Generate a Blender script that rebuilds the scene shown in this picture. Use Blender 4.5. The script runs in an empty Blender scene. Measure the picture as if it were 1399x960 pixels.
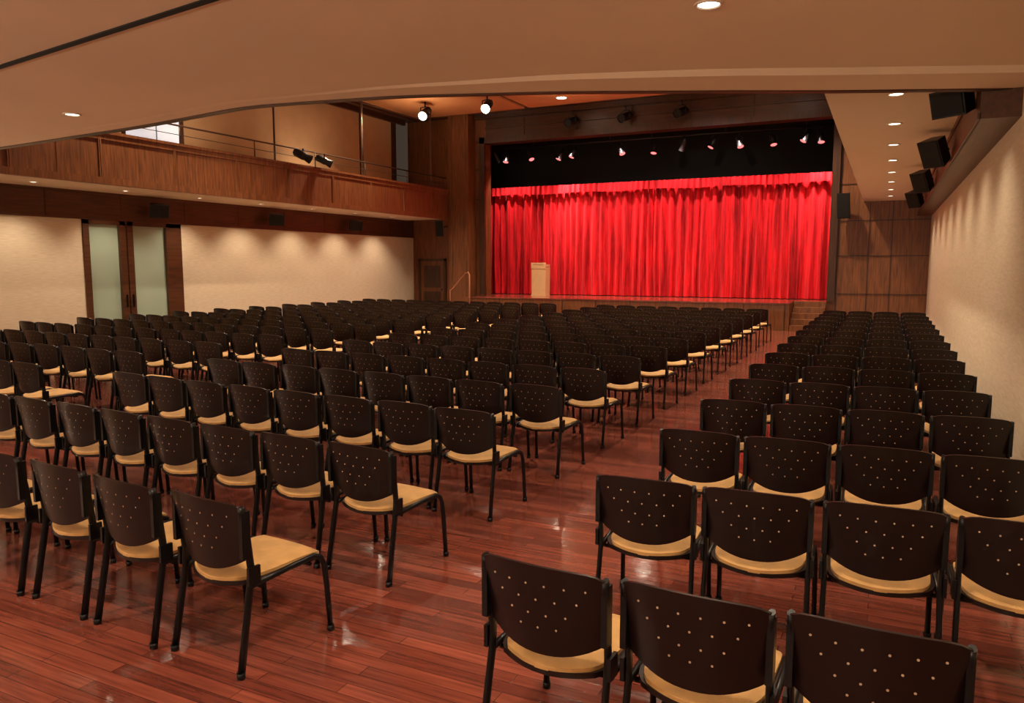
import bpy, bmesh, math, random
from mathutils import Vector, Matrix
random.seed(7)
sc=bpy.context.scene
try:
    sc.view_settings.view_transform='Standard'
    sc.view_settings.look='None'
except Exception as e: print(e)
COL=sc.collection

# ---------------- materials ----------------
def newmat(name):
    m=bpy.data.materials.new(name); m.use_nodes=True
    nt=m.node_tree; b=nt.nodes['Principled BSDF']
    return m,nt,b
def plain(name,c,rough=.5,metal=0,emit=None,es=0,spec=None,sheen=0,noise=0,nscale=6,bump=0,bscale=60):
    m,nt,b=newmat(name)
    b.inputs['Base Color'].default_value=(*c,1); b.inputs['Roughness'].default_value=rough
    b.inputs['Metallic'].default_value=metal
    if spec is not None: b.inputs['Specular IOR Level'].default_value=spec
    if emit: b.inputs['Emission Color'].default_value=(*emit,1); b.inputs['Emission Strength'].default_value=es
    if sheen: b.inputs['Sheen Weight'].default_value=sheen
    tc=nt.nodes.new('ShaderNodeTexCoord')
    if noise:
        n=nt.nodes.new('ShaderNodeTexNoise'); n.inputs['Scale'].default_value=nscale
        nt.links.new(tc.outputs['Object'],n.inputs['Vector'])
        r=nt.nodes.new('ShaderNodeValToRGB')
        r.color_ramp.elements[0].position=.3; r.color_ramp.elements[1].position=.7
        r.color_ramp.elements[0].color=(*[v*(1-noise) for v in c],1); r.color_ramp.elements[1].color=(*[min(1,v*(1+noise)) for v in c],1)
        nt.links.new(n.outputs[0],r.inputs[0]); nt.links.new(r.outputs[0],b.inputs['Base Color'])
    if bump:
        n=nt.nodes.new('ShaderNodeTexNoise'); n.inputs['Scale'].default_value=bscale
        nt.links.new(tc.outputs['Object'],n.inputs['Vector'])
        bp=nt.nodes.new('ShaderNodeBump'); bp.inputs['Strength'].default_value=bump; bp.inputs['Distance'].default_value=.01
        nt.links.new(n.outputs[0],bp.inputs['Height']); nt.links.new(bp.outputs[0],b.inputs['Normal'])
    return m
def wood(name,c1,c2,rough=.4,scale=(9,9,.7)):
    m,nt,b=newmat(name)
    tc=nt.nodes.new('ShaderNodeTexCoord'); mp=nt.nodes.new('ShaderNodeMapping')
    mp.inputs['Scale'].default_value=scale
    n=nt.nodes.new('ShaderNodeTexNoise'); n.inputs['Scale'].default_value=2.2; n.inputs['Detail'].default_value=6; n.inputs['Distortion'].default_value=.6
    r=nt.nodes.new('ShaderNodeValToRGB')
    r.color_ramp.elements[0].position=.3; r.color_ramp.elements[0].color=(*c1,1)
    r.color_ramp.elements[1].position=.72; r.color_ramp.elements[1].color=(*c2,1)
    nt.links.new(tc.outputs['Object'],mp.inputs[0]); nt.links.new(mp.outputs[0],n.inputs['Vector'])
    nt.links.new(n.outputs[0],r.inputs[0]); nt.links.new(r.outputs[0],b.inputs['Base Color'])
    b.inputs['Roughness'].default_value=rough
    return m
W_PANEL=wood('panel_wood',(.09,.030,.010),(.23,.080,.026))
W_DARK=wood('dark_wood',(.03,.010,.005),(.075,.026,.010))
W_HORIZ=wood('band_wood',(.045,.016,.006),(.10,.036,.013),scale=(9,.7,9))
W_HEAD=wood('header_wood',(.035,.012,.005),(.085,.030,.011),scale=(.7,9,9))
W_LIGHT=wood('lectern_wood',(.56,.33,.16),(.64,.40,.21),scale=(20,20,2))
CREAM=plain('ceiling_paint',(.76,.60,.46),.75,noise=.03,nscale=.6)
SOFF=plain('soffit_paint',(.70,.60,.48),.7)
BLACK=plain('black_cloth',(.006,.006,.006),.9)
BMET=plain('black_metal',(.012,.012,.013),.35,.3)
RAILM=plain('rail_metal',(.10,.06,.04),.35,.6)
ORANGE=plain('ceiling_orange',(.46,.20,.08),.6,noise=.08,nscale=.8)
GLASS=plain('frosted_glass',(.34,.43,.34),.25,noise=.05,nscale=1.2)
LAMP=plain('lamp_glow',(1,1,1),.5,emit=(1,.88,.68),es=40)
LAMPW=plain('lamp_glow_soft',(1,1,1),.5,emit=(1,.88,.68),es=6)
LAMPR=plain('lamp_glow_pink',(1,.4,.4),.5,emit=(1,.20,.20),es=1.6)
WINM=plain('window_glow',(.8,.85,.9),.3,emit=(.75,.85,1),es=.5)
BRASS=plain('trim_ring',(.7,.6,.5),.4,.2)

def fabric():
    m,nt,b=newmat('wall_fabric')
    tc=nt.nodes.new('ShaderNodeTexCoord'); mp=nt.nodes.new('ShaderNodeMapping'); mp.inputs['Scale'].default_value=(1,1,9)
    n=nt.nodes.new('ShaderNodeTexNoise'); n.inputs['Scale'].default_value=5; n.inputs['Detail'].default_value=8
    r=nt.nodes.new('ShaderNodeValToRGB')
    r.color_ramp.elements[0].position=.3; r.color_ramp.elements[0].color=(.60,.49,.35,1)
    r.color_ramp.elements[1].position=.7; r.color_ramp.elements[1].color=(.70,.59,.44,1)
    nt.links.new(tc.outputs['Object'],mp.inputs[0]); nt.links.new(mp.outputs[0],n.inputs['Vector'])
    nt.links.new(n.outputs[0],r.inputs[0]); nt.links.new(r.outputs[0],b.inputs['Base Color'])
    b.inputs['Roughness'].default_value=.85
    n2=nt.nodes.new('ShaderNodeTexNoise'); n2.inputs['Scale'].default_value=40; n2.inputs['Detail'].default_value=4
    nt.links.new(mp.outputs[0],n2.inputs['Vector'])
    bp=nt.nodes.new('ShaderNodeBump'); bp.inputs['Strength'].default_value=.4; bp.inputs['Distance'].default_value=.008
    nt.links.new(n2.outputs[0],bp.inputs['Height']); nt.links.new(bp.outputs[0],b.inputs['Normal'])
    return m
FABRIC=fabric()
BEIGE=plain('acoustic_panel',(.44,.26,.13),.85,noise=.06,nscale=2,bump=.3)

def floormat():
    m,nt,b=newmat('floor_wood')
    tc=nt.nodes.new('ShaderNodeTexCoord')
    br=nt.nodes.new('ShaderNodeTexBrick')
    br.inputs['Scale'].default_value=1; br.inputs['Brick Width'].default_value=1.1; br.inputs['Row Height'].default_value=.085
    br.inputs['Mortar Size'].default_value=.0018; br.inputs['Mortar Smooth'].default_value=.2; br.inputs['Bias'].default_value=0
    br.offset=.37
    br.inputs['Color1'].default_value=(.29,.076,.048,1); br.inputs['Color2'].default_value=(.145,.036,.025,1)
    br.inputs['Mortar'].default_value=(.03,.009,.007,1)
    nt.links.new(tc.outputs['Object'],br.inputs['Vector'])
    mp=nt.nodes.new('ShaderNodeMapping'); mp.inputs['Scale'].default_value=(1.2,22,1)
    nt.links.new(tc.outputs['Object'],mp.inputs[0])
    n=nt.nodes.new('ShaderNodeTexNoise'); n.inputs['Scale'].default_value=2; n.inputs['Detail'].default_value=6
    nt.links.new(mp.outputs[0],n.inputs['Vector'])
    r=nt.nodes.new('ShaderNodeValToRGB'); r.color_ramp.elements[0].position=.25; r.color_ramp.elements[0].color=(.58,.54,.54,1)
    r.color_ramp.elements[1].position=.75; r.color_ramp.elements[1].color=(1.3,1.28,1.26,1)
    nt.links.new(n.outputs[0],r.inputs[0])
    mx=nt.nodes.new('ShaderNodeMixRGB'); mx.blend_type='MULTIPLY'; mx.inputs[0].default_value=1
    nt.links.new(br.outputs['Color'],mx.inputs[1]); nt.links.new(r.outputs[0],mx.inputs[2])
    nt.links.new(mx.outputs[0],b.inputs['Base Color'])
    n3=nt.nodes.new('ShaderNodeTexNoise'); n3.inputs['Scale'].default_value=7; n3.inputs['Detail'].default_value=4
    nt.links.new(tc.outputs['Object'],n3.inputs['Vector'])
    r3=nt.nodes.new('ShaderNodeMapRange'); r3.inputs[3].default_value=.12; r3.inputs[4].default_value=.28
    nt.links.new(n3.outputs[0],r3.inputs[0]); nt.links.new(r3.outputs[0],b.inputs['Roughness'])
    b.inputs['Specular IOR Level'].default_value=.6
    b.inputs['Coat Weight'].default_value=.6; b.inputs['Coat Roughness'].default_value=.09; b.inputs['Coat IOR'].default_value=1.5
    # waviness of the lacquer plus a fine groove at every board joint
    bp=nt.nodes.new('ShaderNodeBump'); bp.inputs['Strength'].default_value=.15; bp.inputs['Distance'].default_value=.01
    nt.links.new(n3.outputs[0],bp.inputs['Height'])
    bp2=nt.nodes.new('ShaderNodeBump'); bp2.inputs['Strength'].default_value=.25; bp2.inputs['Distance'].default_value=.002; bp2.invert=True
    nt.links.new(br.outputs['Fac'],bp2.inputs['Height']); nt.links.new(bp.outputs[0],bp2.inputs['Normal'])
    nt.links.new(bp2.outputs[0],b.inputs['Normal']); nt.links.new(bp2.outputs[0],b.inputs['Coat Normal'])
    return m
FLOOR=floormat()

def curtainmat():
    m,nt,b=newmat('red_velvet')
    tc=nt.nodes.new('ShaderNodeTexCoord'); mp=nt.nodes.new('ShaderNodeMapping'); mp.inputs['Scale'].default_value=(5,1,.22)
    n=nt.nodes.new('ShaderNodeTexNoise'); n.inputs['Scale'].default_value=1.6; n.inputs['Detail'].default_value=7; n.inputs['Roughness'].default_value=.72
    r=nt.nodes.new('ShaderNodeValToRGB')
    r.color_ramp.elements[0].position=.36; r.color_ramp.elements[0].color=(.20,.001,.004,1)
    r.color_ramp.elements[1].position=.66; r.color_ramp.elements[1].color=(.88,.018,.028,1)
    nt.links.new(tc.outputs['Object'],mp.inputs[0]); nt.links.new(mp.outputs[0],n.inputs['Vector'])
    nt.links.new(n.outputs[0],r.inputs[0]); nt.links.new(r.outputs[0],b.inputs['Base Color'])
    b.inputs['Roughness'].default_value=.75; b.inputs['Specular IOR Level'].default_value=.15
    b.inputs['Sheen Weight'].default_value=.2; b.inputs['Sheen Tint'].default_value=(1,.22,.2,1)
    return m
VELVET=curtainmat()

# ---------------- mesh helpers ----------------
def obj(name,me,parent=None):
    o=bpy.data.objects.new(name,me); COL.objects.link(o)
    if parent: o.parent=parent
    return o
def add_box(bm,x0,x1,y0,y1,z0,z1,mi=0,M=None):
    vs=[Vector((x,y,z)) for z in (z0,z1) for y in (y0,y1) for x in (x0,x1)]
    if M: vs=[M@v for v in vs]
    v=[bm.verts.new(p) for p in vs]
    for f in ((0,2,3,1),(4,5,7,6),(0,1,5,4),(2,6,7,3),(0,4,6,2),(1,3,7,5)):
        fc=bm.faces.new([v[i] for i in f]); fc.material_index=mi
def boxes(name,lst,mats,parent=None,bevel=0):
    if not isinstance(mats,(list,tuple)): mats=[mats]
    bm=bmesh.new()
    for b in lst:
        mi=b[6] if len(b)>6 else 0
        add_box(bm,*b[:6],mi)
    me=bpy.data.meshes.new(name); bm.to_mesh(me); bm.free()
    for m in mats: me.materials.append(m)
    o=obj(name,me,parent)
    if bevel:
        md=o.modifiers.new('bevel','BEVEL'); md.width=bevel; md.segments=2
    return o
def tube(bm,pts,r,mi=0,n=8,cap=True,flat=1.0):
    pts=[Vector(p) for p in pts]; rings=[]
    for i,p in enumerate(pts):
        a=pts[max(i-1,0)]; b=pts[min(i+1,len(pts)-1)]
        t=(b-a).normalized()
        ref=Vector((1,0,0)) if abs(t.x)<.9 else Vector((0,1,0))
        u=t.cross(ref).normalized(); v=t.cross(u).normalized()
        rr=r[i] if isinstance(r,(list,tuple)) else r
        rings.append([bm.verts.new(p+u*math.cos(2*math.pi*k/n)*rr*flat+v*math.sin(2*math.pi*k/n)*rr) for k in range(n)])
    for i in range(len(rings)-1):
        for k in range(n):
            f=bm.faces.new((rings[i][k],rings[i][(k+1)%n],rings[i+1][(k+1)%n],rings[i+1][k])); f.material_index=mi; f.smooth=True
    if cap:
        for rg in (rings[0],rings[-1]):
            f=bm.faces.new(rg); f.material_index=mi
def finish(bm,name,mats,loc=(0,0,0),rot=None,recalc=True,parent=None):
    if recalc: bmesh.ops.recalc_face_normals(bm,faces=bm.faces)
    me=bpy.data.meshes.new(name); bm.to_mesh(me); bm.free()
    for m in mats: me.materials.append(m)
    o=obj(name,me,parent); o.location=loc
    if rot is not None: o.rotation_mode='QUATERNION'; o.rotation_quaternion=rot
    return o
def surf(bm,fn,nu,nv,mi,smooth=True):
    g=[[bm.verts.new(fn(-1+2*i/nu,-1+2*j/nv)) for i in range(nu+1)] for j in range(nv+1)]
    for j in range(nv):
        for i in range(nu):
            f=bm.faces.new((g[j][i],g[j][i+1],g[j+1][i+1],g[j+1][i])); f.material_index=mi; f.smooth=smooth
def rim(bm,f1,f2,nu,nv,mi):
    per=[(-1+2*i/nu,-1) for i in range(nu)]+[(1,-1+2*j/nv) for j in range(nv)]+[(1-2*i/nu,1) for i in range(nu)]+[(-1,1-2*j/nv) for j in range(nv)]
    a=[bm.verts.new(f1(*p)) for p in per]; b=[bm.verts.new(f2(*p)) for p in per]
    k=len(per)
    for i in range(k):
        f=bm.faces.new((a[i],a[(i+1)%k],b[(i+1)%k],b[i])); f.material_index=mi; f.smooth=True

# ---------------- dimensions ----------------
XL,XR=-16.8,1.1; YB=-4.0; YP=25.5; ZH=7.45; ZN=3.725
BX=-14.85; YE=8.95
boxes('floor',[(XL-.2,XR+.2,YB,YP+.4,-.1,0)],FLOOR)

# ---------------- walls ----------------
boxes('wall_right',[(XR,XR+.2,YB,YP,0,3.4)],FABRIC)
boxes('wall_right_upper',[(XR,XR+.2,YB,YE,3.4,3.8)],FABRIC)
boxes('trim_right_bulkhead',[(.75,XR+.2,YE,YP,3.4,3.87),(.73,.76,YE,YP,3.40,3.46),(.73,.76,YE,YP,3.80,3.87)],W_HORIZ)
boxes('wall_left',[(XL-.2,XL,YB,11.65,0,3.03)],FABRIC)
boxes('wall_left_far',[(XL-.2,XL,14.4,YP,0,3.03)],FABRIC)
boxes('trim_left_band',[(XL-.2,XL+.03,YB,YP,3.03,3.68),(XL,XL+.05,YB,YP,3.03,3.08),(XL,XL+.05,YB,YP,3.62,3.68)]+
      [(XL,XL+.045,10.8+1.87*k,10.84+1.87*k,3.03,3.68) for k in range(8)],W_HORIZ)
boxes('wall_back',[(XL-.2,XR+.2,YB-.2,YB,0,3.8)],FABRIC)
boxes('baseboard_left',[(XL,XL+.02,YB,11.65,0,.12)],W_DARK)
boxes('baseboard_left_far',[(XL,XL+.02,14.4,YP,0,.12)],W_DARK)
boxes('baseboard_right',[(XR-.02,XR,YB,YP,0,.12)],W_DARK)
boxes('glass_door',[(XL-.12,XL+.04,11.65,11.80,0,3.03),(XL-.12,XL+.04,12.60,12.76,0,3.03),(XL-.12,XL+.04,12.80,12.96,0,3.03),
     (XL-.12,XL+.04,13.93,14.4,0,3.03),(XL-.12,XL+.04,11.65,14.4,2.93,3.03),(XL-.12,XL+.04,11.65,14.4,0,.18),
     (XL-.10,XL-.02,12.75,12.82,0,3.03),
     (XL-.08,XL-.05,11.8,12.6,.18,2.93,1),(XL-.08,XL-.05,12.96,13.93,.18,2.93,1),
     (XL+.04,XL+.09,12.68,12.70,.95,1.25,2),(XL+.04,XL+.09,12.86,12.88,.95,1.25,2)],[W_HORIZ,GLASS,BMET])
boxes('wall_upper_left',[(XL-.2,XL,6,24.3,3.68,ZH)],BEIGE)
boxes('trim_upper_left',[(XL,XL+.03,a-.02,a+.02,3.78,ZH) for a in (9.6,13.8,18.0,22.2)]+[(XL,XL+.12,6,24.9,ZH-.22,ZH),(XL-.02,XL+.05,24.1,24.35,3.78,ZH)],W_DARK)
boxes('wall_upper_left_recess',[(XL-1.2,XL-1.0,24.3,YP,3.7,ZH),(XL-1.2,XL-.2,24.2,24.3,3.7,ZH)],BLACK)
boxes('window_1',[(XL+.01,XL+.03,12.9,14.5,4.95,5.9,0),(XL,XL+.06,12.82,12.9,4.9,5.95,1),(XL,XL+.06,14.5,14.62,4.9,5.95,1),(XL,XL+.06,12.82,14.62,5.9,5.98,1),(XL,XL+.06,12.82,14.62,4.87,4.95,1)],[WINM,W_DARK])
boxes('wall_upper_right',[(-.72,-.55,9.3,YP,3.95,ZH)],W_PANEL)
# balcony
boxes('balcony_slab',[(XL,BX-.1,7.3,24.95,3.68,3.76)],SOFF)
seams=[8.93+1.87*k for k in range(9)]
PY=7.42
boxes('balcony_parapet',[(BX-.1,BX,PY,24.90,3.66,4.72),
   (BX-.13,BX+.04,PY,24.90,4.70,4.76),(BX,BX+.03,PY,24.90,3.66,3.80),(BX,BX+.02,PY,24.90,4.58,4.70)]+
   [(BX,BX+.022,s-.035,s-.006,3.66,4.7) for s in seams]+[(BX,BX+.022,s+.006,s+.035,3.66,4.7) for s in seams]+
   [(BX,BX+.006,s+.93,s+.94,3.8,4.58) for s in seams[:-1]],W_PANEL)
bm=bmesh.new()
RX=BX-.06
tube(bm,[(RX,7.5,5.18),(RX,24.88,5.18)],.022)
y=8.2
while y<24.9:
    tube(bm,[(RX,y,4.761),(RX,y,5.18)],.016); y+=2.35
tube(bm,[(RX,7.5,4.97),(RX,24.88,4.97)],.009)
for y in (19.9,23.9): tube(bm,[(RX-.05,y,4.761),(RX-.05,y,7.42)],.035)
tube(bm,[(RX-.6,19.9,7.2),(RX-.6,24.5,7.2)],.03)
finish(bm,'balcony_railing',[RAILM])
boxes('ceiling_soffit_right',[(-.72,.75,8.2,YP,3.87,3.95)],SOFF)
# high ceiling
boxes('ceiling',[(XL-.2,-.5,6,YP+.2,ZH,ZH+.2)],W_DARK)
boxes('ceiling_panels',[(a,b,c,d,ZH-.06,ZH) for a,b in ((XL+.7,-11.6),(-11.4,-6.3),(-6.1,-1.4)) for c,d in ((8.5,14),(14.2,19.4),(19.6,24.7))],ORANGE)
boxes('trim_ceiling',[(-13.9,-.8,YP-.25,YP,ZH-.16,ZH-.001),(XL+.4,XL+.6,8,24.9,ZH-.12,ZH-.001)],W_DARK)

# near ceiling with angled edge
EP=[(-17.0,7.3),(-11.95,7.1),(-8.5,6.8),(-6.48,6.5),(-4.6,6.76),(-2.95,7.25),(-1.44,7.87),(-.6,8.27),(1.3,9.07)]
def ey(x):
    for (a,b),(c,d) in zip(EP,EP[1:]):
        if x<=c: return b+(d-b)*(x-a)/(c-a)
    return EP[-1][1]
def eys(x): return sum(ey(min(1.3,max(-17,x+k*.10))) for k in range(-3,4))/7
def ss(x):
    t=min(1,max(0,(x+6.5)/6.0)); return t*t*(3-2*t)
def ZLf(x): return ZN-.003-.052*ss(x)
bm=bmesh.new()
N=150; prof=[]
for i in range(N+1):
    x=-17.0+18.3*i/N; e=eys(x); lw=.20+.46*ss(x); ZL=ZLf(x)
    ps=[(x,YB,ZN),(x,e-lw-.05,ZN),(x,e-lw,ZL),(x,e,ZL),(x,e+.04,ZL+.03),(x,e+.04,ZL+.16),(x,e,ZL+.16),(x,e,ZH if x<-.5 else ZL+.2)]
    prof.append([bm.verts.new(p) for p in ps])
for i in range(N):
    for jj in range(7):
        f=bm.faces.new((prof[i][jj],prof[i+1][jj],prof[i+1][jj+1],prof[i][jj+1])); f.material_index=1 if jj in(3,4,5) else 0
        f.smooth=False
finish(bm,'ceiling_low',[CREAM,W_DARK],recalc=False)
bm=bmesh.new(); prof=[]
for i in range(N+1):
    x=-16.8+17.9*i/N; e=eys(x); ZL=ZLf(x)
    prof.append([bm.verts.new(p) for p in ((x,e+.005,ZL-.01),(x,e+.11,ZL-.01),(x,e+.11,ZL+.16),(x,e+.005,ZL+.16))])
for i in range(N):
    for jj in range(4):
        bm.faces.new((prof[i][jj],prof[i+1][jj],prof[i+1][(jj+1)%4],prof[i][(jj+1)%4]))
finish(bm,'trim_ceiling_edge',[W_DARK])
bm=bmesh.new()
sl=lambda x:4.31-.14*(x+7.34) if x>-7.34 else 4.31-.14*(x+7.34)
lo=[(XL,sl(XL)-.02),(1.05,sl(1.05)-.02),(1.05,sl(1.05)+.04),(XL,sl(XL)+.04)]
A=[bm.verts.new((x,y,ZN-.01)) for x,y in lo]; B=[bm.verts.new((x,y,ZN-.0005)) for x,y in lo]
bm.faces.new(A); bm.faces.new(B)
for k in range(4): bm.faces.new((A[k],A[(k+1)%4],B[(k+1)%4],B[k]))
sd=finish(bm,'ceiling_slot_diffuser',[BLACK])

# ---------------- proscenium ----------------
OX0,OX1,OZ=-13.56,-1.62,6.42
boxes('wall_proscenium_left',[(XL-.2,OX0,YP,YP+.4,0,ZH)],W_PANEL)
boxes('wall_proscenium_right',[(OX1,XR+.2,YP,YP+.4,0,ZH)],W_PANEL)
boxes('wall_proscenium_header',[(OX0,OX1,YP,YP+.4,OZ,ZH)],W_HEAD)
tr=[]
for z in (1.1,2.25,3.3,4.4,5.5,6.5): tr.append((OX1+.25,-.75 if z>3.8 else XR,YP-.02,YP,z-.015,z+.015))
for z in (4.4,5.5,6.5): tr.append((-13.95,OX0-.22,YP-.02,YP,z-.03,z+.03))
for x in (OX1+.25,OX1+1.1,.1,): tr.append((x-.015,x+.015,YP-.02,YP,0,3.86 if x>-.7 else ZH))
tr+=[(OX1,OX1+.22,YP-.12,YP,.86,OZ+.22),(OX0-.22,OX0,YP-.12,YP,.86,OZ+.22),(OX0-.22,OX1+.22,YP-.12,YP,OZ,OZ+.22)]
tr+=[(OX0,OX1,YP-.06,YP,6.95,7.0)]+[(x-.02,x+.02,YP-.03,YP,OZ+.22,ZH-.17) for x in (-12,-10,-8,-6,-4)]
boxes('trim_proscenium',tr,W_DARK)
boxes('pilaster_left',[(BX,-14.0,24.95,YP-.001,0,ZH-.01),(BX+.1,BX+.16,24.93,24.95,.3,ZH-.01),(-14.16,-14.1,24.93,24.95,.3,ZH-.01)],W_PANEL)
boxes('door_1',[(-16.45,-15.4,YP-.03,YP-.002,0,2.12,0),(-16.55,-16.45,YP-.06,YP-.002,0,2.22,1),(-15.4,-15.3,YP-.06,YP-.002,0,2.22,1),(-16.55,-15.3,YP-.06,YP-.002,2.12,2.22,1),
     (-16.3,-15.55,YP-.04,YP-.03,.3,.95,1),(-16.3,-15.55,YP-.04,YP-.03,1.1,1.95,1),(-15.5,-15.46,YP-.1,YP-.03,1.0,1.05,2)],[W_PANEL,W_DARK,BMET])
# stage
SF=24.1
boxes('stage',[(-14.5,OX1+.3,YP+.401,27.9,0,.80,0),(-14.5,OX1+.3,YP+.401,27.9,.80,.84,1)],[W_PANEL,FLOOR])
boxes('stage_threshold',[(OX0+.001,OX1-.001,YP,YP+.4,0,.8,0),(OX0+.001,OX1-.001,YP,YP+.4,.8,.84,1)],[W_PANEL,FLOOR])
boxes('stage_apron',[(-13.5,-2.56,SF,YP-.001,0,.80,0),(-13.5,-2.56,SF-.04,YP-.001,.80,.84,1)]+
   [(-13.5+1.2*k,-13.47+1.2*k,SF-.015,SF,0,.8,2) for k in range(10)],[W_PANEL,FLOOR,W_DARK])
boxes('stage_steps_right',[(-2.54,OX1,SF+.27*k,SF+.27*(k+1),0,.17*(k+1)) for k in range(5) ],[W_PANEL])
boxes('stage_steps_left',[(-14.5+.24*k,-14.5+.24*(k+1),SF,24.9,0,.2*(k+1)) for k in range(4)],[W_PANEL])
bm=bmesh.new()
HY=SF-.08
tube(bm,[(-14.25,HY,0.0),(-14.25,HY,1.06),(-14.15,HY,1.12),(-13.62,HY,1.68),(-13.5,HY,1.72),(-13.45,HY,1.62),(-13.45,HY,0)],.028)
finish(bm,'stage_handrail',[plain('handrail_wood',(.40,.17,.09),.4)])
boxes('stage_wall_black',[(-14.8,-14.6,YP+.4,30.6,0,8)],BLACK)
boxes('stage_wall_black_right',[(-1.2,-1.0,YP+.4,30.6,0,8)],BLACK)
boxes('stage_backdrop',[(-14.59,-1.21,28.0,28.1,0,7.4)],BLACK)
boxes('stage_ceiling',[(-14.59,-1.21,YP+.41,28.1,7.42,7.6)],BLACK)
# curtain
CT=4.86
def cy(x,t):
    a=math.sin(x*2*math.pi/.29+1.3*math.sin(x*1.7)+.9*math.sin(x*4.1))
    b=math.sin(x*2*math.pi/.83+1.5*math.sin(x*.9))
    return 27.0-(.10*a+.06*b)*(0.65+.35*t)
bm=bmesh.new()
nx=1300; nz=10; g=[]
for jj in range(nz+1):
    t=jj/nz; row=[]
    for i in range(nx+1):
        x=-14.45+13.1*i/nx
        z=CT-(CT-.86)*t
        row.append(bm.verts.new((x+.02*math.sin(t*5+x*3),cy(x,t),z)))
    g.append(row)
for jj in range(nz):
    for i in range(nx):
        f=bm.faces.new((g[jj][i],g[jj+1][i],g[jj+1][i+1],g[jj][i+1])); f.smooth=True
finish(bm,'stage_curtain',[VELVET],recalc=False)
bm=bmesh.new(); prev=None
for i in range(901):
    x=-14.45+13.1*i/900
    y=26.80-.035*math.sin(x*2*math.pi/.2)
    v=[bm.verts.new((x,y,CT+.08)),bm.verts.new((x,y-.02,CT-.22+.02*math.sin(x*2.3)))]
    if prev: 
        f=bm.faces.new((prev[0],prev[1],v[1],v[0])); f.smooth=True
    prev=v
finish(bm,'curtain_valance',[VELVET],recalc=False)

# lectern
def lectern(loc,rz):
    bm=bmesh.new()
    add_box(bm,-.29,.29,-.22,.20,0,.04)
    v=[]
    for z,w,d in ((.04,.28,.20),(1.12,.285,.21)):
        v.append([bm.verts.new(p) for p in ((-w,-d,z),(w,-d,z),(w,d,z),(-w,d,z))])
    for k in range(4): bm.faces.new((v[0][k],v[0][(k+1)%4],v[1][(k+1)%4],v[1][k]))
    bm.faces.new(v[0]); bm.faces.new(v[1])
    add_box(bm,-.292,.292,-.225,-.20,1.0,1.22)
    add_box(bm,-.292,-.272,-.2,.2,1.08,1.16); add_box(bm,.272,.292,-.2,.2,1.08,1.16)
    for k in range(9): add_box(bm,-.2+.046*k,-.17+.046*k,-.229,-.225,1.13,1.16,1)
    tube(bm,[(0,.1,1.15),(0,.05,1.3),(0,-.0,1.36)],.008,2)
    o=finish(bm,'lectern',[W_LIGHT,plain('lectern_lettering',(.25,.12,.06),.5),BMET],loc=loc); o.rotation_euler=(0,0,rz)
lectern((-11.62,26.2,.84),.0)

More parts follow.
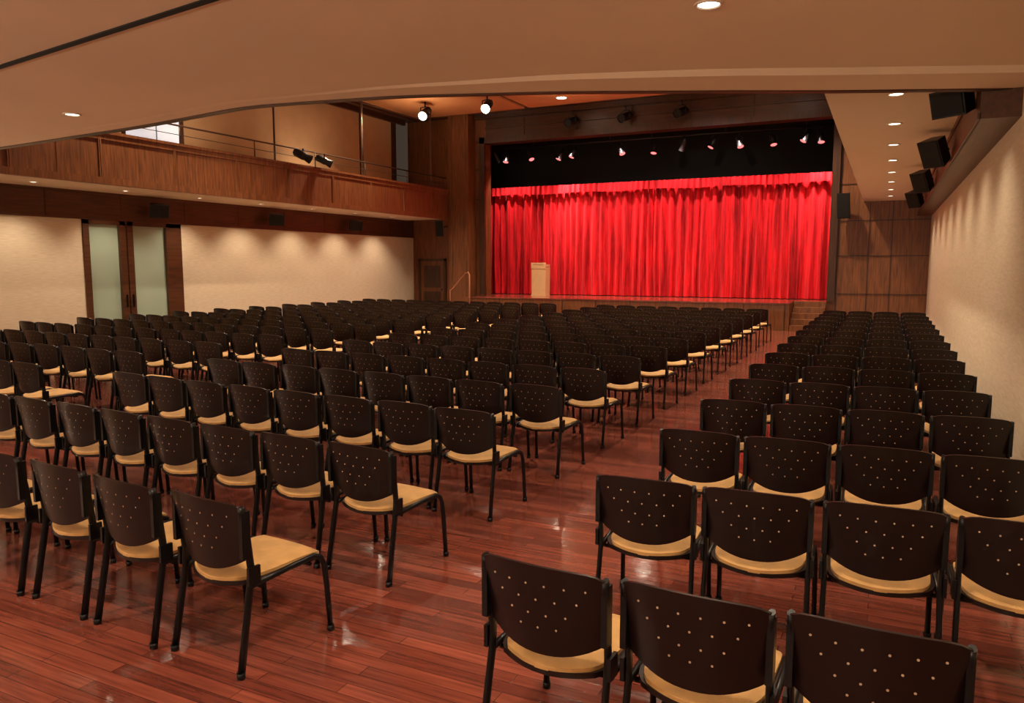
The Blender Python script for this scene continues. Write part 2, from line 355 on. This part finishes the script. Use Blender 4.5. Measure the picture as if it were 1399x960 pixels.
# ---------------- stacking chair ----------------
SHELL=plain('chair_plastic',(.010,.0044,.0045),.33,spec=.36)
FRAME=plain('chair_frame',(.006,.006,.008),.35,.4)
CUSH=plain('chair_cushion',(.53,.30,.105),.85,noise=.14,nscale=9,bump=.35,bscale=180,sheen=.1)
DOT=plain('chair_hole',(.45,.32,.22),.5)
def chair_mesh():
    bm=bmesh.new()
    def backf(off):
        def fn(u,v):
            t=(v+1)/2
            zt=.866-.018*u*u-.014*abs(u)**10; zb=.497+.070*abs(u)**2.3
            z=zb+(zt-zb)*t
            w=.248+.010*t
            y=-.060*(1-u*u)-.055*t+.04+off
            return (u*w,y,z)
        return fn
    f1,f2=backf(-.007),backf(.007)
    surf(bm,f1,16,6,0); surf(bm,f2,16,6,0); rim(bm,f1,f2,16,6,0)
    pat=[(.58,(-.15,.15,-.45,.45,-.75,.75)),(.25,(0,-.3,.3,-.62,.62)),(-.08,(-.15,.15,-.45,.45)),(-.38,(0,-.3,.3))]
    for v,us in pat:
        for u in us:
            c=Vector(backf(0)(u,v)); nn=8
            a=[bm.verts.new(c+Vector((.0045*math.cos(k*math.pi/4),-.0085,.0045*math.sin(k*math.pi/4)))) for k in range(nn)]
            b=[bm.verts.new(c+Vector((.0045*math.cos(k*math.pi/4),.0085,.0045*math.sin(k*math.pi/4)))) for k in range(nn)]
            f=bm.faces.new(a); f.material_index=3
            f=bm.faces.new(b); f.material_index=3
    def seat(z0,gx,edge,thick):
        def top(u,v):
            w=.232+gx-.03*max(0,-v)**3-.015*abs(v)**8
            y=.280+v*.240
            if v<0: y-=.055*(1-u*u)*(-v)**2
            else: y+=.02*(1-u*u)*v**2
            m=max(abs(u),abs(v))
            z=z0-edge*m**7-.012*(1-u*u)*(1-v)*.5-.02*max(0,v)**4
            return (u*w,y,z)
        def bot(u,v):
            p=top(u,v)
            return (p[0],p[1],z0-thick-.012*(1-u*u)*(1-v)*.5-.02*max(0,v)**4)
        return top,bot
    t,b=seat(.480,-.006,.020,.038)
    surf(bm,t,14,14,2); rim(bm,t,b,14,14,2)
    t,b=seat(.445,.014,.0,.022)
    surf(bm,t,10,10,0); surf(bm,b,10,10,0); rim(bm,t,b,10,10,0)
    for s in (-1,1):
        tube(bm,[(s*.258,-.045,0),(s*.253,.0,.25),(s*.250,.035,.43),(s*.251,.042,.52),(s*.254,.025,.66),(s*.256,.0,.80),(s*.256,-.006,.835)],.0135,1,flat=1.6)
        tube(bm,[(s*.262,.54,0),(s*.258,.522,.28),(s*.254,.512,.38),(s*.252,.49,.425),(s*.251,.44,.447),(s*.251,.30,.443),(s*.251,.03,.43)],.014,1,flat=1.15)
        tube(bm,[(s*.258,-.045,0),(s*.258,-.045,.03)],.021,1)
        tube(bm,[(s*.262,.54,0),(s*.262,.54,.03)],.019,1)
        add_box(bm,s*.256-.012,s*.256+.012,-.015,.035,.58,.81,1)
        add_box(bm,s*.267-.008,s*.267+.008,.01,.08,.44,.53,1)
    tube(bm,[(-.25,.10,.410),(.25,.10,.410)],.011,1); tube(bm,[(-.25,.42,.410),(.25,.42,.410)],.011,1)
    bmesh.ops.recalc_face_normals(bm,faces=bm.faces)
    me=bpy.data.meshes.new('stacking_chair'); bm.to_mesh(me); bm.free()
    for m in (SHELL,FRAME,CUSH,DOT): me.materials.append(m)
    return me
CM=chair_mesh()
def chair(x,y,rz):
    o=obj('stacking_chair',CM); o.location=(x,y,0); o.rotation_euler=(0,0,rz)
rowsR=[2.555,3.84,5.13,6.44]; rowsL=[2.60,3.78,5.12,6.44]
base=[7.72,9.0,10.25,11.5,12.75,14.0,15.25,16.5,17.75,19.0,20.3]
rowsR+=base; rowsL+=base
j=lambda a: random.uniform(-a,a)
for k in range(15):
    tilt=[0,.05,.02][k] if k<3 else random.uniform(-.01,.03)
    for i in range(3 if k==0 else 4):
        x=-1.112+.571*i+(.02 if k else 0)
        rz=(-.07,-.05,-.02)[i] if k==0 else j(.02)+tilt*.6
        chair(x+j(.005),rowsR[k]+tilt*i*.5+j(.01),rz)
    sp=.632 if k==0 else .592; xr=-2.93 if k==0 else -2.92
    for i in range(8):
        x=xr-sp*i
        chair(x+j(.006),rowsL[k]+(.05 if k<3 else .035)*(sp*i)+j(.015),(-.085 if k<2 else -.05)+j(.02))
    if k>=1:
        for i in range(12):
            x=-8.88-.595*i
            chair(x+j(.008),rowsL[k]+.26+.012*i+j(.02),-.04+j(.03))

# ---------------- speakers ----------------
def speaker(loc,target,sx=.30,sy=.28,sz=.46,anchor=None):
    bm=bmesh.new()
    f=[(-sx/2,sy/2,-sz/2),(sx/2,sy/2,-sz/2),(sx/2,sy/2,sz/2),(-sx/2,sy/2,sz/2)]
    b=[(-sx/3,-sy/2,-sz/2.3),(sx/3,-sy/2,-sz/2.3),(sx/3,-sy/2,sz/2.3),(-sx/3,-sy/2,sz/2.3)]
    F=[bm.verts.new(p) for p in f]; B=[bm.verts.new(p) for p in b]
    bm.faces.new(F); bm.faces.new(B)
    for k in range(4): bm.faces.new((F[k],F[(k+1)%4],B[(k+1)%4],B[k]))
    add_box(bm,-sx/2+.02,sx/2-.02,sy/2,sy/2+.012,-sz/2+.02,sz/2-.02,1)
    d=(Vector(target)-Vector(loc)).normalized(); q=d.to_track_quat('Y','Z')
    if anchor:
        a=q.inverted()@(Vector(anchor)-Vector(loc))
        tube(bm,[(0,-sy/2+.02,0),tuple(a)],.02,0)
    finish(bm,'loudspeaker',[BMET,BLACK],loc=loc,rot=q)
speaker((.56,9.45,3.68),(-3,5,2.0),.38,.26,.28,(.73,9.6,3.7))
for y in (12.7,16.9,21.3):
    speaker((.55,y,3.59),(-3,y-4.5,.6),.32,.25,.40,(.72,y+.1,3.62))
for y in (9.0,13.5,17.6,21.4):
    speaker((XL+.32,y,3.34),(-11,y-3,1.2),.46,.26,.34,(XL+.05,y,3.36))
speaker((-15.05,24.65,3.34),(-12,15,1.5),.30,.24,.58,(-14.87,24.9,3.42))
speaker((-1.22,25.10,3.75),(-3,15,1.5),.36,.30,.75,(-1.2,25.48,3.75))

# ---------------- theatre spots ----------------
def fixture(name,loc,target,s=1.0,lens=LAMP,hang=.25):
    bm=bmesh.new()
    tube(bm,[(0,0,.22*s),(0,0,.18*s),(0,0,-.02*s),(0,0,-.05*s),(0,0,-.18*s)],[.05*s,.085*s,.09*s,.075*s,.10*s],0,12,cap=False)
    v=[bm.verts.new((.05*s*math.cos(k*math.pi/6),.05*s*math.sin(k*math.pi/6),.22*s)) for k in range(12)]; bm.faces.new(v)
    v=[bm.verts.new((.092*s*math.cos(k*math.pi/6),.092*s*math.sin(k*math.pi/6),-.165*s)) for k in range(12)]
    f=bm.faces.new(v); f.material_index=1
    d=(Vector(target)-Vector(loc)).normalized(); q=d.to_track_quat('-Z','Y')
    a=q.inverted()@Vector((0,0,hang))
    for sg in (-1,1): tube(bm,[(sg*.1*s,0,0),tuple(a*.5+Vector((sg*.1*s,0,0))),tuple(a*.6)],.012*s)
    tube(bm,[tuple(a*.6),tuple(a)],.018*s)
    finish(bm,name,[BMET,lens],loc=loc,rot=q,recalc=True)
fixture('theatre_spotlight',(-14.15,22.3,7.02),(-13.2,17,4),1.6,LAMPW,.37)
fixture('theatre_spotlight',(-11.8,22.3,7.05),(-10.5,17,4),1.6,LAMPW,.34)
for x in (-9.98,-8.07,-6.2):
    fixture('theatre_spotlight',(x,25.10,6.88),(x-1.0,21.5,5.6),1.5,BLACK,.37)
fixture('balcony_spotlight',(BX+.16,16.85,4.98),(-8,21,1),1.3,BLACK,.2)
fixture('balcony_spotlight',(BX+.16,17.75,4.95),(-8,23,1),1.2,BLACK,.2)
bm=bmesh.new()
tube(bm,[(-14.4,26.3,6.33),(-1.4,26.3,6.33)],.03)
tube(bm,[(-14.4,26.3,6.75),(-1.4,26.3,6.75)],.03)
for x in (-12,-9,-7.5,-5,-2.5): tube(bm,[(x,26.3,6.33),(x,26.3,7.4)],.02)
finish(bm,'stage_lighting_bar',[BMET])
for i,x in enumerate((-13.1,-12.1,-10.9,-10.4,-8.6,-7.4,-5.4,-4.55,-3.5,-2.5,-2.05,-13.5,-6.4)):
    fixture('stage_spotlight',(x,26.3,6.0+.03*math.sin(i*2.3)),(x+.9*math.sin(i*1.9),25.6 if i<11 else 27,4.2),1.1,LAMPR if i<11 else BLACK,.29)

# ---------------- recessed downlights ----------------
def downlight(x,y,z,r=.09,lens=LAMPW):
    bm=bmesh.new(); n=16
    def ring(rr,zz): return [bm.verts.new((rr*math.cos(2*math.pi*k/n),rr*math.sin(2*math.pi*k/n),zz)) for k in range(n)]
    a=ring(r*1.25,0);b=ring(r*1.25,-.012);c=ring(r,-.012);d=ring(r*.9,-.004)
    for p,q in ((a,b),(b,c),(c,d)):
        for k in range(n): bm.faces.new((p[k],p[(k+1)%n],q[(k+1)%n],q[k]))
    f=bm.faces.new(d); f.material_index=1
    finish(bm,'recessed_downlight',[BRASS,lens],loc=(x,y,z))
WARM=(1,.80,.57)
def spot(name,loc,target,e,ang=80,blend=.6,col=WARM,r=.08):
    l=bpy.data.lights.new(name,'SPOT'); l.energy=e; l.color=col; l.spot_size=math.radians(ang); l.spot_blend=blend; l.shadow_soft_size=r
    o=bpy.data.objects.new(name,l); COL.objects.link(o); o.location=loc
    o.rotation_mode='QUATERNION'; o.rotation_quaternion=(Vector(target)-Vector(loc)).normalized().to_track_quat('-Z','Y')
# right soffit
for k in range(8):
    y=9.76+2.0*k
    downlight(.0,y,3.87,.08); spot('soffit_lamp',(.0,y,3.84),(.38,y,0),165,116,.8,r=.1)
for y in (1.7,4.7): spot('soffit_lamp',(.2,y,3.68),(.5,y,0),80,110,.5)
# left
for k in range(8):
    y=7.9+2.13*k
    downlight(-15.9,y,3.68,.07); spot('balcony_lamp',(-15.80,y,3.65),(-16.2,y,0),210,112,.75,r=.1)
# low ceiling
for x,y in ((-12.5,6.2),(-8.65,5.97),(-1.17,5.42)):
    downlight(x,y,ZN,.08); spot('low_ceiling_lamp',(x,y,ZN-.04),(x,y,0),250,125,.6)
for x in (-8.2,-4.65,-1.1):
    downlight(x,1.6,ZN,.08); spot('low_ceiling_lamp',(x,1.6,ZN-.04),(x,1.6,0),270,130,.6)
# high ceiling
for x,y in ((-14.2,11.5),(-11.55,14.2),(-14.2,19.3),(-9.8,23.7),(-6.8,10.5),(-3.2,12.5),(-6.5,16.5),(-2.6,18.0),(-6.3,22.1),(-2.6,23.5),(-10.2,18.7)):
    downlight(x,y,ZH-.06,.17,LAMP)
    spot('high_ceiling_lamp',(x,y,ZH-.1),(x,y,0),1450,115,.6,r=.12)
for y in (10,14.5,19): 
    spot('balcony_uplight',(BX-.5,y,4.9),(-16.4,y,7.0),75,150,.8,r=.2)
for x in (-14,-9,-4):
    spot('ceiling_wash_lamp',(x,21.8,6.2),(x,22.5,7.45),110,165,.9,(1,.75,.5),.3)
# stage
for x in (-12.9,-10.6,-8.6,-6.6,-4.6,-2.4):
    spot('stage_lamp',(x,25.9,6.15),(x+.2,27.0,3.0),470,95,.8,(1,.72,.64),.06)
for x in (-10.8,-2.1):
    spot('stage_lamp',(x,26.2,5.7),(x+.1,26.85,4.6),420,60,.8,(1,.8,.72),.05)
spot('front_of_house_lamp',(-11.8,22.0,6.8),(-9,27,2.6),520,60,.8,(1,.76,.66),.1)
spot('front_of_house_lamp',(-5,20,7.1),(-5.5,27,2.6),520,60,.8,(1,.76,.66),.1)
spot('front_of_house_lamp',(-10.5,22.0,6.8),(-11.62,26.2,1.6),300,14,.8,(1,.82,.62),.1)
# added fill spots and glowing bowls, out of view, brighten the low ceiling
FILLM=plain('fill_bowl_glow',(.9,.8,.65),.4,emit=(1,.85,.6),es=2)
def fill_bowl(x,y,rz):
    bm=bmesh.new()
    tube(bm,[(0,0,-.12),(0,0,-.06),(0,0,.04),(0,0,.10)],[.03,.10,.16,.18],0,16,cap=False)
    tube(bm,[(0,0,-.1),(0,-.19,-.1)],.02,1)
    o=finish(bm,'added_fill_bowl',[FILLM,BMET],loc=(x,y,2.3)); o.rotation_euler=(0,0,rz)
for x in (-15,-11.5,-8,-4.5,-1.0):
    fill_bowl(x,YB+.2,0)
    spot('back_fill_lamp',(x,YB+.25,2.42),(x,YB+4.5,4.3),620,140,.9,r=.15)
for y in (-2,2,5.5):
    fill_bowl(XL+.2,y,-math.pi/2)
    spot('side_fill_lamp',(XL+.25,y,2.42),(XL+4,y,4.3),480,140,.9,r=.15)

w=bpy.data.worlds.new('world'); sc.world=w; w.use_nodes=True
w.node_tree.nodes['Background'].inputs[0].default_value=(.5,.35,.25,1); w.node_tree.nodes['Background'].inputs[1].default_value=.1

# ---------------- camera ----------------
F=1040.0
cam=bpy.data.cameras.new('camera'); co=bpy.data.objects.new('camera',cam); COL.objects.link(co)
cam.sensor_width=36; cam.sensor_fit='HORIZONTAL'; cam.lens=36*F/1399; cam.clip_start=.05; cam.clip_end=200
a=math.radians(26.07); p=math.radians(6.47)
fw=Vector((-math.sin(a)*math.cos(p),math.cos(a)*math.cos(p),-math.sin(p)))
co.location=(0,0,1.97); co.rotation_mode='QUATERNION'; co.rotation_quaternion=fw.to_track_quat('-Z','Y')
sc.camera=co
